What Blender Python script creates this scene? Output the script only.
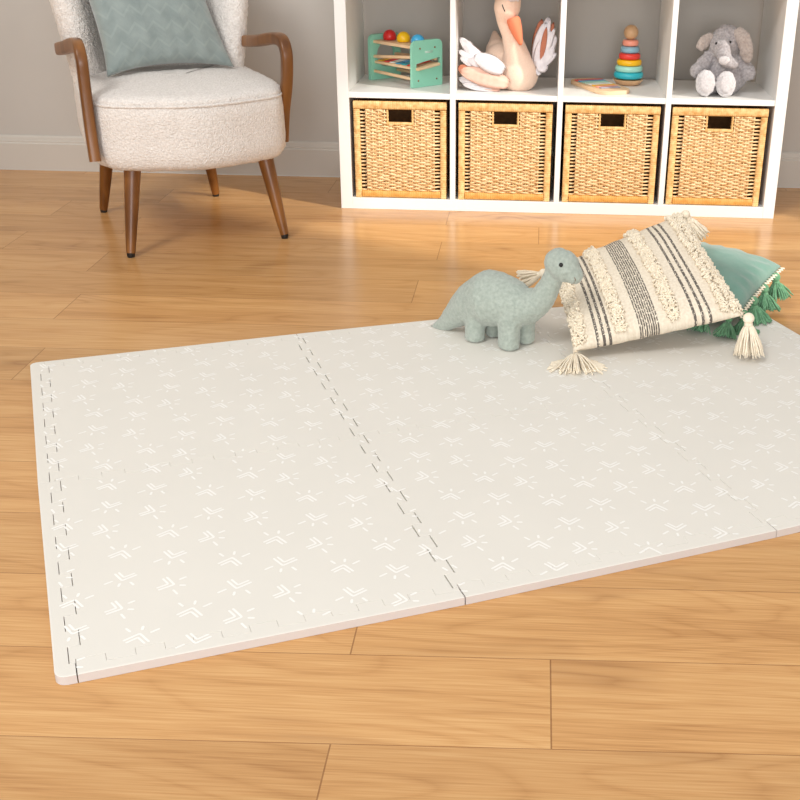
import bpy, bmesh, math, random
from mathutils import Vector, Matrix, noise
random.seed(7)
for o in list(bpy.data.objects): bpy.data.objects.remove(o)
C = bpy.context.scene.collection
SC = bpy.context.scene
PI = math.pi
V = Vector

# ------------------------------------------------------------------ camera
FPX, PCX, PCY = 1154.765, 476.906, 402.755
YAW, PIT, ROL = -0.0464, 0.4265, -0.0122
CAM = V((0.6533, -3.8608, 1.0382))
_f = V((math.sin(YAW) * math.cos(PIT), math.cos(YAW) * math.cos(PIT), -math.sin(PIT)))
_r = V((math.cos(YAW), -math.sin(YAW), 0)); _d = _f.cross(_r)
RT = math.cos(ROL) * _r + math.sin(ROL) * _d
DN = -math.sin(ROL) * _r + math.cos(ROL) * _d
cd = bpy.data.cameras.new('camera'); cam = bpy.data.objects.new('camera', cd); C.objects.link(cam)
cam.matrix_world = Matrix(((RT.x, -DN.x, -_f.x, CAM.x), (RT.y, -DN.y, -_f.y, CAM.y), (RT.z, -DN.z, -_f.z, CAM.z), (0, 0, 0, 1)))
cd.sensor_width = 36; cd.lens = FPX / 800 * 36
cd.shift_x = (400 - PCX) / 800; cd.shift_y = (PCY - 400) / 800
cd.clip_start = 0.05; cd.clip_end = 60
SC.camera = cam
def ray(u, v): return RT * ((u - PCX) / FPX) + DN * ((v - PCY) / FPX) + _f
def at(u, v, Y): d = ray(u, v); return CAM + d * ((Y - CAM.y) / d.y)       # the point of the place seen at (u, v) at depth Y
def atz(u, v, z): d = ray(u, v); return CAM + d * ((z - CAM.z) / d.z)      # ... at height z

# ------------------------------------------------------------------ world, lights, exposure
w = bpy.data.worlds.new('world'); SC.world = w; w.use_nodes = True
bg = w.node_tree.nodes['Background']; bg.inputs[0].default_value = (0.98, 0.99, 1.0, 1); bg.inputs[1].default_value = 0.62
def lamp(name, kind, loc, aim, energy, color, **kw):
    l = bpy.data.lights.new(name, kind); l.energy = energy; l.color = color
    for k, v in kw.items(): setattr(l, k, v)
    o = bpy.data.objects.new(name, l); C.objects.link(o); o.location = loc
    o.rotation_euler = (V(aim) - V(loc)).to_track_quat('-Z', 'Y').to_euler()
    return o
SUN_DIR = V((-0.88, 0.475, -0.60))
lamp('sun', 'SUN', V((0, 0, 3)) - SUN_DIR * 3, (0, 0, 3), 3.0, (1.0, 0.95, 0.87), angle=math.radians(2.2))
lamp('key_softbox', 'AREA', (-2.55, -6.4, 6.3), (0.6, -0.8, 0.2), 258, (1.0, 0.98, 0.95), shape='RECTANGLE', size=2.0, size_y=2.0)  # unseen softbox from front left, not a window; casts the soft shadows
lamp('front_fill', 'AREA', (0.9, -6.2, 1.25), (0.6, 0.0, 0.5), 104, (1.0, 0.99, 1.0), shape='RECTANGLE', size=2.6, size_y=1.7)  # added low fill lamp, not a window; brightens the shelf compartments
SC.view_settings.view_transform = 'Standard'; SC.view_settings.look = 'None'
SC.view_settings.exposure = 0.15; SC.view_settings.gamma = 1.0; SC.view_settings.use_curve_mapping = False

# ------------------------------------------------------------------ materials
def lin(r, g, b):
    f = lambda c: (c / 255 / 12.92) if c / 255 <= 0.04045 else ((c / 255 + 0.055) / 1.055) ** 2.4
    return (f(r), f(g), f(b), 1)
def newmat(name):
    m = bpy.data.materials.new(name); m.use_nodes = True
    return m, m.node_tree.nodes, m.node_tree.links, m.node_tree.nodes['Principled BSDF']
def mat(name, c, rough=0.6, c2=None, scale=40.0, bump=0.0, bscale=None, stretch=(1, 1, 1), spec=0.5, sheen=0.0, detail=4.0, dist=0.002):
    m, N, L, P = newmat(name)
    P.inputs['Base Color'].default_value = lin(*c); P.inputs['Roughness'].default_value = rough
    P.inputs['Specular IOR Level'].default_value = spec
    if sheen: P.inputs['Sheen Weight'].default_value = sheen; P.inputs['Sheen Roughness'].default_value = 0.5
    tc = N.new('ShaderNodeTexCoord'); mp = N.new('ShaderNodeMapping'); mp.inputs['Scale'].default_value = stretch
    L.new(tc.outputs['Object'], mp.inputs['Vector'])
    if c2:
        n = N.new('ShaderNodeTexNoise'); n.inputs['Scale'].default_value = scale; n.inputs['Detail'].default_value = detail
        L.new(mp.outputs[0], n.inputs['Vector'])
        r = N.new('ShaderNodeValToRGB'); r.color_ramp.elements[0].position = 0.33; r.color_ramp.elements[1].position = 0.67
        r.color_ramp.elements[0].color = lin(*c); r.color_ramp.elements[1].color = lin(*c2)
        L.new(n.outputs['Fac'], r.inputs[0]); L.new(r.outputs[0], P.inputs['Base Color'])
    if bump:
        n = N.new('ShaderNodeTexNoise'); n.inputs['Scale'].default_value = bscale or scale; n.inputs['Detail'].default_value = 3
        L.new(mp.outputs[0], n.inputs['Vector'])
        b = N.new('ShaderNodeBump'); b.inputs['Strength'].default_value = bump; b.inputs['Distance'].default_value = dist
        L.new(n.outputs['Fac'], b.inputs['Height']); L.new(b.outputs[0], P.inputs['Normal'])
    return m
M = {}
M['wall'] = mat('wall_paint', (188, 183, 176), 0.85, (191, 186, 179), 3, bump=0.05, bscale=300, spec=0.2)
M['trim'] = mat('trim_paint', (197, 191, 182), 0.5, spec=0.4)
M['white'] = mat('white_laminate', (238, 236, 232), 0.38, (240, 238, 234), 6, spec=0.45)
M['foam'] = mat('foam_greige', (224, 220, 211), 0.7, (226, 222, 213), 5, bump=0.06, bscale=500, spec=0.25)
M['foam_side_shade'] = mat('foam_side_shade', (200, 192, 187), 0.8, spec=0.2)  # same foam, darkened on the mat's outer sides: shade put into the colour
M['foam_print'] = mat('white_print', (244, 242, 237), 0.65, spec=0.25)
M['boucle'] = mat('cream_boucle', (222, 215, 208), 0.95, (241, 235, 229), 170, bump=1.0, bscale=190, sheen=0.2, spec=0.1, dist=0.006)
M['walnut'] = mat('walnut_wood', (94, 54, 18), 0.34, (140, 90, 40), 22, stretch=(1, 1, 0.12), bump=0.08, bscale=60)
M['black'] = mat('black_plastic', (22, 20, 19), 0.5)
M['eye'] = mat('black_bead', (12, 11, 11), 0.2)
M['sage_plush'] = mat('sage_plush', (156, 166, 156), 0.95, (176, 185, 175), 130, bump=0.7, bscale=420, sheen=0.35, spec=0.1, dist=0.003)
M['grey_plush'] = mat('grey_plush', (150, 144, 145), 0.95, (190, 184, 185), 150, bump=0.9, bscale=330, sheen=0.4, spec=0.1, dist=0.004)
M['white_plush'] = mat('white_plush', (190, 186, 187), 0.95, (214, 210, 210), 160, bump=0.7, bscale=330, sheen=0.4, spec=0.1, dist=0.003)
M['taupe_plush'] = mat('taupe_plush', (164, 152, 146), 0.95, (190, 178, 170), 160, bump=0.7, bscale=330, sheen=0.3, spec=0.1, dist=0.003)
M['swan'] = mat('peach_linen', (240, 210, 188), 0.9, (245, 218, 197), 200, bump=0.2, bscale=900, spec=0.15, sheen=0.2)
M['orange'] = mat('coral_felt', (238, 140, 104), 0.9, spec=0.15, bump=0.2, bscale=800)
M['petal'] = mat('white_organza', (218, 213, 216), 0.8, (232, 228, 230), 60, spec=0.2, bump=0.3, bscale=200)
M['petal_pink'] = mat('pink_felt', (230, 182, 162), 0.9, (237, 196, 178), 60, spec=0.15, bump=0.2, bscale=600)
M['petal_rust'] = mat('rust_felt', (190, 122, 96), 0.9, spec=0.15, bump=0.2, bscale=600)
M['mint'] = mat('mint_paint', (146, 212, 186), 0.45)
M['beech'] = mat('beech_wood', (222, 184, 142), 0.5, (234, 202, 164), 30, stretch=(0.15, 1, 1))
M['beech2'] = mat('turned_beech', (200, 158, 116), 0.4, (212, 172, 130), 60, stretch=(1, 1, 0.2))
for n, c in dict(red=(214, 42, 42), yellow=(246, 196, 22), blue=(64, 166, 214), coral=(246, 158, 134), steel=(138, 178, 196), paint_red=(224, 62, 52),
                 amber=(244, 186, 20), pale_mint=(160, 216, 200), teal=(46, 176, 190), lilac_grey=(160, 156, 172), sky=(72, 160, 206), pale_green=(190, 224, 206), off_white=(232, 232, 226)).items():
    M[n] = mat(n + '_paint', c, 0.3)
M['wicker'] = mat('rattan', (212, 166, 106), 0.6, (246, 220, 174), 70, stretch=(0.6, 0.6, 2), bump=0.2, bscale=300)
M['rattan_wrap'] = mat('rattan_wrap', (206, 154, 88), 0.5, (242, 206, 144), 60, bump=0.15, bscale=200)
M['rattan_honey'] = mat('rattan_honey', (206, 146, 66), 0.5, (224, 170, 92), 50, bump=0.15, bscale=200)
M['basket_inside'] = mat('basket_inside', (120, 84, 48), 0.8, (150, 108, 66), 40)
M['yarn'] = mat('cream_yarn', (234, 220, 196), 0.95, (245, 234, 213), 120, spec=0.1, sheen=0.2)
M['green_yarn'] = mat('green_yarn', (92, 140, 104), 0.95, (118, 166, 128), 120, spec=0.1, sheen=0.2)
M['teal_velvet'] = mat('teal_velvet', (98, 136, 122), 0.75, (112, 150, 136), 9, bump=0.25, bscale=14, sheen=0.5, spec=0.15, dist=0.02)

def ramp(N, stops):
    r = N.new('ShaderNodeValToRGB'); e = r.color_ramp.elements
    while len(e) < len(stops): e.new(0.5)
    for el, (p, c) in zip(e, stops): el.position = p; el.color = lin(*c)
    return r
def math_(N, L, op, a, b=None, c=None):
    n = N.new('ShaderNodeMath'); n.operation = op
    for i, x in enumerate((a, b, c)):
        if x is None: continue
        if isinstance(x, (int, float)): n.inputs[i].default_value = x
        else: L.new(x, n.inputs[i])
    return n.outputs[0]
def mixc(N, L, fac, a, b, mode='MIX'):
    n = N.new('ShaderNodeMix'); n.data_type = 'RGBA'; n.blend_type = mode
    for s, x in ((n.inputs[0], fac), (n.inputs[6], a), (n.inputs[7], b)):
        if isinstance(x, (int, float)): s.default_value = x
        elif isinstance(x, tuple): s.default_value = x
        else: L.new(x, s)
    return n.outputs[2]

def floor_material():
    m, N, L, P = newmat('oak_laminate')
    at_ = N.new('ShaderNodeAttribute'); at_.attribute_name = 'rnd'
    tc = N.new('ShaderNodeTexCoord')
    off = N.new('ShaderNodeCombineXYZ'); L.new(math_(N, L, 'MULTIPLY', at_.outputs['Fac'], 37.0), off.inputs[0]); L.new(math_(N, L, 'MULTIPLY', at_.outputs['Fac'], 91.0), off.inputs[1]); L.new(math_(N, L, 'MULTIPLY', at_.outputs['Fac'], 53.0), off.inputs[2])
    add = N.new('ShaderNodeVectorMath'); add.operation = 'ADD'; L.new(tc.outputs['Object'], add.inputs[0]); L.new(off.outputs[0], add.inputs[1])
    def nz(scale, sx, sy, det, dist=0.0):
        mp = N.new('ShaderNodeMapping'); mp.inputs['Scale'].default_value = (sx, sy, 1); L.new(add.outputs[0], mp.inputs[0])
        n = N.new('ShaderNodeTexNoise'); n.inputs['Scale'].default_value = scale; n.inputs['Detail'].default_value = det; n.inputs['Distortion'].default_value = dist
        L.new(mp.outputs[0], n.inputs[0]); return n.outputs['Fac']
    cath = nz(1.0, 0.9, 5.0, 2.0, 0.5)                                   # cathedral grain: contours of a stretched noise
    rings = math_(N, L, 'PINGPONG', math_(N, L, 'MULTIPLY', cath, 15.0), 0.5)
    rings = math_(N, L, 'POWER', math_(N, L, 'MULTIPLY', rings, 2.0), 3.5)
    fine = nz(1.0, 9.0, 330.0, 3.0)
    mid = nz(1.0, 1.2, 30.0, 6.0, 0.3)
    soft = nz(1.0, 0.8, 4.0, 2.0, 0.4)
    blot = nz(1.0, 2.0, 6.0, 3.0, 0.5)
    g = math_(N, L, 'ADD', math_(N, L, 'MULTIPLY', mid, 0.30), math_(N, L, 'MULTIPLY', fine, 0.40))
    g = math_(N, L, 'ADD', g, math_(N, L, 'MULTIPLY', soft, 0.30))
    g = math_(N, L, 'SUBTRACT', g, math_(N, L, 'MULTIPLY', rings, 0.075))
    r = ramp(N, [(0.31, FLOOR[0]), (0.47, FLOOR[1]), (0.63, FLOOR[2])]); L.new(g, r.inputs[0])
    knot = ramp(N, [(0.57, (0, 0, 0)), (0.72, (255, 255, 255))]); L.new(blot, knot.inputs[0])
    streak = math_(N, L, 'MULTIPLY', knot.outputs[0], math_(N, L, 'ADD', math_(N, L, 'MULTIPLY', fine, 0.7), math_(N, L, 'MULTIPLY', rings, 0.5)))
    col = mixc(N, L, math_(N, L, 'MULTIPLY', streak, 0.75), r.outputs[0], lin(*FLOOR[3]))
    tone = math_(N, L, 'ADD', math_(N, L, 'MULTIPLY', at_.outputs['Fac'], 0.16), 0.92)
    hs = N.new('ShaderNodeHueSaturation'); L.new(tone, hs.inputs['Value']); L.new(col, hs.inputs['Color']); col = hs.outputs[0]
    uv = N.new('ShaderNodeUVMap'); uv.uv_map = 'plank'; sp = N.new('ShaderNodeSeparateXYZ'); L.new(uv.outputs[0], sp.inputs[0])
    seam = math_(N, L, 'MAXIMUM', math_(N, L, 'LESS_THAN', sp.outputs[0], 0.0022), math_(N, L, 'LESS_THAN', sp.outputs[1], 0.0016))
    col = mixc(N, L, math_(N, L, 'MULTIPLY', seam, 0.62), col, lin(112, 66, 30))
    L.new(col, P.inputs['Base Color'])
    P.inputs['Roughness'].default_value = 0.25; P.inputs['Specular IOR Level'].default_value = 0.42
    b = N.new('ShaderNodeBump'); b.inputs['Strength'].default_value = 0.12; b.inputs['Distance'].default_value = 0.001
    L.new(math_(N, L, 'SUBTRACT', fine, math_(N, L, 'MULTIPLY', seam, 1.0)), b.inputs['Height']); L.new(b.outputs[0], P.inputs['Normal'])
    return m
FLOOR = [(174, 125, 74), (198, 149, 94), (213, 168, 113), (130, 84, 46)]
M['floor'] = floor_material()

def woven_material():        # cream cushion cover: black woven stripes run along v, by the cover's own uv
    m, N, L, P = newmat('cream_woven_stripes')
    uv = N.new('ShaderNodeUVMap'); uv.uv_map = 'cover'; sp = N.new('ShaderNodeSeparateXYZ'); L.new(uv.outputs[0], sp.inputs[0])
    u, v = sp.outputs[0], sp.outputs[1]
    def band(c, h): return math_(N, L, 'LESS_THAN', math_(N, L, 'ABSOLUTE', math_(N, L, 'SUBTRACT', u, c)), h)
    wob = N.new('ShaderNodeTexNoise'); wob.inputs['Scale'].default_value = 9; L.new(uv.outputs[0], wob.inputs[0])
    def weave(nu, nv, th):
        mp = N.new('ShaderNodeMapping'); mp.inputs['Scale'].default_value = (nu, nv, 1); L.new(uv.outputs[0], mp.inputs[0])
        n = N.new('ShaderNodeTexNoise'); n.inputs['Scale'].default_value = 1; n.inputs['Detail'].default_value = 1; L.new(mp.outputs[0], n.inputs[0])
        return math_(N, L, 'GREATER_THAN', n.outputs['Fac'], th)
    lines = None
    for c in (0.150, 0.187, 0.223, 0.720, 0.765, 0.808):
        b = band(c, 0.0085); lines = b if lines is None else math_(N, L, 'MAXIMUM', lines, b)
    lines = math_(N, L, 'MULTIPLY', lines, weave(140, 75, 0.40))
    pick = math_(N, L, 'LESS_THAN', math_(N, L, 'PINGPONG', math_(N, L, 'MULTIPLY', u, 75.0), 0.5), 0.34)
    wide = math_(N, L, 'MULTIPLY', band(0.452, 0.060), math_(N, L, 'MULTIPLY', pick, weave(150, 60, 0.42)))
    dark = math_(N, L, 'MAXIMUM', lines, wide)
    cl = N.new('ShaderNodeTexNoise'); cl.inputs['Scale'].default_value = 60; L.new(uv.outputs[0], cl.inputs[0])
    base = ramp(N, [(0.35, (221, 208, 187)), (0.65, (234, 223, 204))]); L.new(cl.outputs['Fac'], base.inputs[0])
    L.new(mixc(N, L, math_(N, L, 'MULTIPLY', dark, 0.9), base.outputs[0], lin(74, 68, 66)), P.inputs['Base Color'])
    P.inputs['Roughness'].default_value = 0.95; P.inputs['Specular IOR Level'].default_value = 0.1
    mp = N.new('ShaderNodeMapping'); mp.inputs['Scale'].default_value = (90, 160, 1); L.new(uv.outputs[0], mp.inputs[0])
    n = N.new('ShaderNodeTexNoise'); n.inputs['Scale'].default_value = 1; L.new(mp.outputs[0], n.inputs[0])
    b = N.new('ShaderNodeBump'); b.inputs['Strength'].default_value = 0.5; b.inputs['Distance'].default_value = 0.003
    L.new(n.outputs['Fac'], b.inputs['Height']); L.new(b.outputs[0], P.inputs['Normal'])
    return m
M['woven'] = woven_material()

def scallop_material():      # chair cushion: grey-green velvet with pressed scallops
    m, N, L, P = newmat('grey_green_scallop_velvet')
    uv = N.new('ShaderNodeUVMap'); uv.uv_map = 'cover'; sp = N.new('ShaderNodeSeparateXYZ'); L.new(uv.outputs[0], sp.inputs[0])
    x = math_(N, L, 'MULTIPLY', sp.outputs[0], 7.0); y = math_(N, L, 'MULTIPLY', sp.outputs[1], 8.0)
    zig = math_(N, L, 'MULTIPLY', math_(N, L, 'PINGPONG', x, 0.5), 1.1)
    row = math_(N, L, 'FRACT', math_(N, L, 'ADD', y, zig))
    line = math_(N, L, 'LESS_THAN', math_(N, L, 'ABSOLUTE', math_(N, L, 'SUBTRACT', row, 0.5)), 0.09)
    n = N.new('ShaderNodeTexNoise'); n.inputs['Scale'].default_value = 7; n.inputs['Detail'].default_value = 4; L.new(uv.outputs[0], n.inputs[0])
    base = ramp(N, [(0.3, (130, 142, 140)), (0.7, (150, 161, 158))]); L.new(n.outputs['Fac'], base.inputs[0])
    L.new(mixc(N, L, math_(N, L, 'MULTIPLY', line, math_(N, L, 'MULTIPLY', n.outputs['Fac'], 0.35)), base.outputs[0], lin(172, 182, 178)), P.inputs['Base Color'])
    P.inputs['Roughness'].default_value = 0.8; P.inputs['Sheen Weight'].default_value = 0.5; P.inputs['Specular IOR Level'].default_value = 0.15
    b = N.new('ShaderNodeBump'); b.inputs['Strength'].default_value = 0.35; b.inputs['Distance'].default_value = 0.006
    L.new(math_(N, L, 'ADD', row, n.outputs['Fac']), b.inputs['Height']); L.new(b.outputs[0], P.inputs['Normal'])
    return m
M['scallop'] = scallop_material()

# ------------------------------------------------------------------ helpers
ORG = {}                     # object -> world position its local coordinates start from
def link(name, me, parent=None, mats=(), smooth=True, org=None):
    o = bpy.data.objects.new(name, me); C.objects.link(o)
    for k in mats: me.materials.append(M[k])
    if smooth:
        for p in me.polygons: p.use_smooth = True
    if parent is not None:
        o.parent = parent; ORG[o] = ORG[parent]
    else: ORG[o] = V(org) if org is not None else V((0, 0, 0))
    if ORG[o].length > 0:
        me.transform(Matrix.Translation(-ORG[o]))
        if parent is None: o.location = ORG[o]
    return o
def done(name, bm, mats, parent=None, smooth=True, org=None, auto=None):
    bmesh.ops.recalc_face_normals(bm, faces=bm.faces)
    me = bpy.data.meshes.new(name); bm.to_mesh(me); bm.free()
    if isinstance(mats, str): mats = (mats,)
    o = link(name, me, parent, mats, smooth, org)
    if auto is not None: me.set_sharp_from_angle(angle=math.radians(auto))
    return o
def tag(o, label=None, cat=None, group=None, kind=None):
    for k, v in (('label', label), ('category', cat), ('group', group), ('kind', kind)):
        if v: o[k] = v
    return o
def thing(name, label, cat, loc, group=None):
    o = bpy.data.objects.new(name, None); C.objects.link(o); o.location = loc; ORG[o] = V(loc); o.empty_display_size = 0.05
    return tag(o, label, cat, group)
def B(): return bmesh.new()
def box(bm, lo, hi, bev=0.0, mtx=None, mi=0, seg=2):
    vs = [bm.verts.new((x, y, z)) for x in (lo[0], hi[0]) for y in (lo[1], hi[1]) for z in (lo[2], hi[2])]
    fs = [bm.faces.new([vs[i] for i in q]) for q in ((0, 1, 3, 2), (4, 6, 7, 5), (0, 4, 5, 1), (2, 3, 7, 6), (0, 2, 6, 4), (1, 5, 7, 3))]
    for f in fs: f.material_index = mi
    if bev:
        es = list({e for f in fs for e in f.edges})
        r = bmesh.ops.bevel(bm, geom=es, offset=bev, segments=seg, affect='EDGES', profile=0.5)
        vs = list({v for f in r['faces'] for v in f.verts} | {v for v in vs if v.is_valid})
    if mtx is not None:
        for v in vs: v.co = mtx @ v.co
    return vs
def tube(bm, pts, rad, seg=8, cap=True, flat=1.0, up=None, mi=0):
    pts = [V(p) for p in pts]; n = len(pts)
    if not isinstance(rad, (list, tuple)): rad = [rad] * n
    rings = []; prev = None
    for i, p in enumerate(pts):
        t = (pts[min(i + 1, n - 1)] - pts[max(i - 1, 0)]).normalized()
        if prev is None:
            a = V(up) if up is not None else (V((0, 0, 1)) if abs(t.z) < 0.9 else V((1, 0, 0)))
        else: a = prev
        a = (a - t * a.dot(t)).normalized(); prev = a; b = t.cross(a)
        rings.append([bm.verts.new(p + rad[i] * (math.cos(2 * PI * k / seg) * a * flat + math.sin(2 * PI * k / seg) * b)) for k in range(seg)])
    for r0, r1 in zip(rings, rings[1:]):
        for k in range(seg):
            f = bm.faces.new((r0[k], r0[(k + 1) % seg], r1[(k + 1) % seg], r1[k])); f.material_index = mi
    if cap:
        f = bm.faces.new(rings[0][::-1]); f.material_index = mi
        f = bm.faces.new(rings[-1]); f.material_index = mi
    return rings
def ball(bm, c, r, rot=None, u=16, v=10):
    if isinstance(r, (int, float)): r = (r, r, r)
    res = bmesh.ops.create_uvsphere(bm, u_segments=u, v_segments=v, radius=1)['verts']
    m = Matrix.Translation(V(c)) @ (rot.to_4x4() if rot is not None else Matrix.Identity(4)) @ Matrix.Diagonal((r[0], r[1], r[2], 1))
    for x in res: x.co = m @ x.co
    return res
def lathe(bm, prof, c, seg=32, mi=0):
    rings = []
    for r, z in prof: rings.append([bm.verts.new((c[0] + r * math.cos(2 * PI * k / seg), c[1] + r * math.sin(2 * PI * k / seg), c[2] + z)) for k in range(seg)] if r > 1e-6 else [bm.verts.new((c[0], c[1], c[2] + z))])
    for a, b in zip(rings, rings[1:]):
        for k in range(seg):
            if len(a) == 1: f = bm.faces.new((a[0], b[k], b[(k + 1) % seg]))
            elif len(b) == 1: f = bm.faces.new((a[k], a[(k + 1) % seg], b[0]))
            else: f = bm.faces.new((a[k], a[(k + 1) % seg], b[(k + 1) % seg], b[k]))
            f.material_index = mi
def remesh(bm, voxel, smooth=6, disp=0.0, dscale=0.02):
    """one continuous skin grown over overlapping shapes"""
    bmesh.ops.recalc_face_normals(bm, faces=bm.faces)
    me = bpy.data.meshes.new('tmp'); bm.to_mesh(me); bm.free()
    o = bpy.data.objects.new('tmp', me); C.objects.link(o)
    r = o.modifiers.new('r', 'REMESH'); r.mode = 'VOXEL'; r.voxel_size = voxel
    s = o.modifiers.new('s', 'SMOOTH'); s.factor = 0.5; s.iterations = smooth
    dg = bpy.context.evaluated_depsgraph_get(); dg.update()
    out = bpy.data.meshes.new_from_object(o.evaluated_get(dg))
    bpy.data.objects.remove(o); bpy.data.meshes.remove(me)
    if disp:
        nr = [v.normal.copy() for v in out.vertices]
        for v, n in zip(out.vertices, nr):
            v.co = v.co + n * disp * noise.noise(v.co / dscale) 
    return out
def chain(bm, pts, seg=14):
    """tapered limb: list of (point, radius) with round ends"""
    n = len(pts); P = [V(p) for p, _ in pts]; R = [r for _, r in pts]
    ps, rs = [], []
    for i in range(n - 1):
        for k in range(6):
            t = k / 6; ps.append(P[i].lerp(P[i + 1], t)); rs.append(R[i] + (R[i + 1] - R[i]) * t)
    ps.append(P[-1]); rs.append(R[-1])
    for _ in range(2):
        ps = [ps[0]] + [(ps[i - 1] + ps[i] * 2 + ps[i + 1]) / 4 for i in range(1, len(ps) - 1)] + [ps[-1]]
    tube(bm, ps, rs, seg); ball(bm, P[0], R[0], u=12, v=8); ball(bm, P[-1], R[-1], u=12, v=8)
def curve(pts, n=8):
    """Catmull-Rom through pts"""
    P = [V(p) for p in pts]; out = []
    for i in range(len(P) - 1):
        p0, p1, p2, p3 = P[max(i - 1, 0)], P[i], P[i + 1], P[min(i + 2, len(P) - 1)]
        for k in range(n):
            t = k / n
            out.append(0.5 * (2 * p1 + (p2 - p0) * t + (2 * p0 - 5 * p1 + 4 * p2 - p3) * t * t + (3 * p1 - p0 - 3 * p2 + p3) * t ** 3))
    return out + [P[-1]]

from mathutils.bvhtree import BVHTree
def on_skin(o, u, v, back=0.0):
    """where the sight line through (u, v) meets the skin of o"""
    t = BVHTree.FromPolygons([x.co + ORG[o] for x in o.data.vertices], [tuple(p.vertices) for p in o.data.polygons])
    d = ray(u, v).normalized(); h = t.ray_cast(CAM, d)
    return (h[0] + d * back, h[1]) if h[0] else (at(u, v, ORG[o].y), V((0, -1, 0)))

# ------------------------------------------------------------------ setting: floor, walls, skirting, window
PW, PY0 = 0.192, -2.483
JX = {12: 0.372, 10: 0.374, 13: -0.645, 11: 0.677, 9: -0.616, 7: -0.56, 5: -0.504, 8: 0.338, -1: 0.70, -2: 0.41, 0: 0.407}
def wy(x, y): return y + 0.028 * (x - 0.45) * min(1, max(0, (-y - 0.8) / 1.8))
bm = B(); uvl = bm.loops.layers.uv.new('plank'); rl = bm.faces.layers.float.new('rnd')
for k in range(-14, 16):
    y0 = PY0 + PW * k; y1 = min(y0 + PW, 0.4446) if k == 15 else y0 + PW
    j = JX.get(k, random.uniform(0, 1.32)); x = j - 1.32 * math.ceil((j + 3.4) / 1.32)
    while x < 3.0:
        a, b = max(x, -3.4), min(x + 1.32, 3.0)
        if b > a + 1e-4:
            f = bm.faces.new([bm.verts.new(p) for p in ((a, wy(a, y0), 0), (b, wy(b, y0), 0), (b, wy(b, y1), 0), (a, wy(a, y1), 0))]); f[rl] = random.random()
            for lp, q in zip(f.loops, ((a, 0), (b, 0), (b, y1 - y0), (a, y1 - y0))): lp[uvl].uv = (q[0] - x, q[1])
        x += 1.32
bmesh.ops.remove_doubles(bm, verts=bm.verts, dist=1e-5)
tag(done('floor', bm, 'floor', smooth=False), kind='structure')
YW = 0.4646
bm = B(); box(bm, (-3.4, YW, -0.05), (3.12, YW + 0.1, 2.6)); tag(done('wall_back', bm, 'wall', smooth=False), kind='structure')
def skirting(name, rot):
    bm = B(); prof = [(0, 0), (0.018, 0), (0.018, 0.100), (0.014, 0.104), (0.014, 0.110), (0.011, 0.112), (0.009, 0.124), (0.004, 0.129), (0, 0.129)]
    r0 = [bm.verts.new((-3.4, YW - p, z)) for p, z in prof]; r1 = [bm.verts.new((3.0, YW - p, z)) for p, z in prof]
    for k in range(len(prof) - 1): bm.faces.new((r0[k], r0[k + 1], r1[k + 1], r1[k]))
    bm.faces.new(r0); bm.faces.new(r1[::-1])
    tag(done(name, bm, 'trim', smooth=False), kind='structure')
skirting('baseboard_back', 0)
WY0, WY1, WZ0, WZ1 = -2.02, -0.72, 0.75, 2.52
bm = B()
box(bm, (3.0, -5.2, 0), (3.12, WY0, 4.2)); box(bm, (3.0, WY1, 0), (3.12, YW, 4.2)); box(bm, (3.0, WY0, 0), (3.12, WY1, WZ0)); box(bm, (3.0, WY0, WZ1), (3.12, WY1, 4.2))
tag(done('wall_right', bm, 'wall', smooth=False), kind='structure')
bm = B(); box(bm, (-2.1, -2.6, 0), (-2.0, YW, 2.6)); tag(done('wall_left', bm, 'wall', smooth=False), kind='structure')  # unseen side wall, added to darken the floor's back-left corner
bm = B()
for lo, hi in (((3.0, WY0, WZ0), (3.1, WY0 + 0.04, WZ1)), ((3.0, WY1 - 0.04, WZ0), (3.1, WY1, WZ1)), ((3.0, WY0, WZ0), (3.1, WY1, WZ0 + 0.04)), ((3.0, WY0, WZ1 - 0.04), (3.1, WY1, WZ1))): box(bm, lo, hi, 0.004)
tag(done('window_1', bm, 'trim', smooth=False), kind='structure')

# ------------------------------------------------------------------ cube shelf
W_, O_, D_, DEP = 1.47, 0.038, 0.018, 0.39
CELL = (W_ - 2 * O_ - 3 * D_) / 4
TZ = O_ + CELL; HZ = TZ + D_; TOP = HZ + CELL
XS = [O_ + i * (CELL + D_) for i in range(4)]
sh = thing('cube_shelf', 'white open cube shelf with eight compartments standing along the back wall', 'shelf', (W_ / 2, DEP / 2, 0))
def panel(name, lo, hi, bev=0.0012):
    bm = B(); box(bm, lo, hi, bev); return done(name, bm, 'white', sh, smooth=False)
panel('side_panel', (0, 0, 0), (O_, DEP, TOP + O_)); panel('side_panel', (W_ - O_, 0, 0), (W_, DEP, TOP + O_))
panel('bottom_panel', (O_, 0, 0), (W_ - O_, DEP, O_)); panel('top_panel', (O_, 0, TOP), (W_ - O_, DEP, TOP + O_))
for i in range(3): panel('divider', (XS[i] + CELL, 0.001, O_), (XS[i + 1], DEP, TOP))
for i in range(4): panel('shelf_board', (XS[i], 0.002, TZ), (XS[i] + CELL, DEP, HZ))

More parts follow.
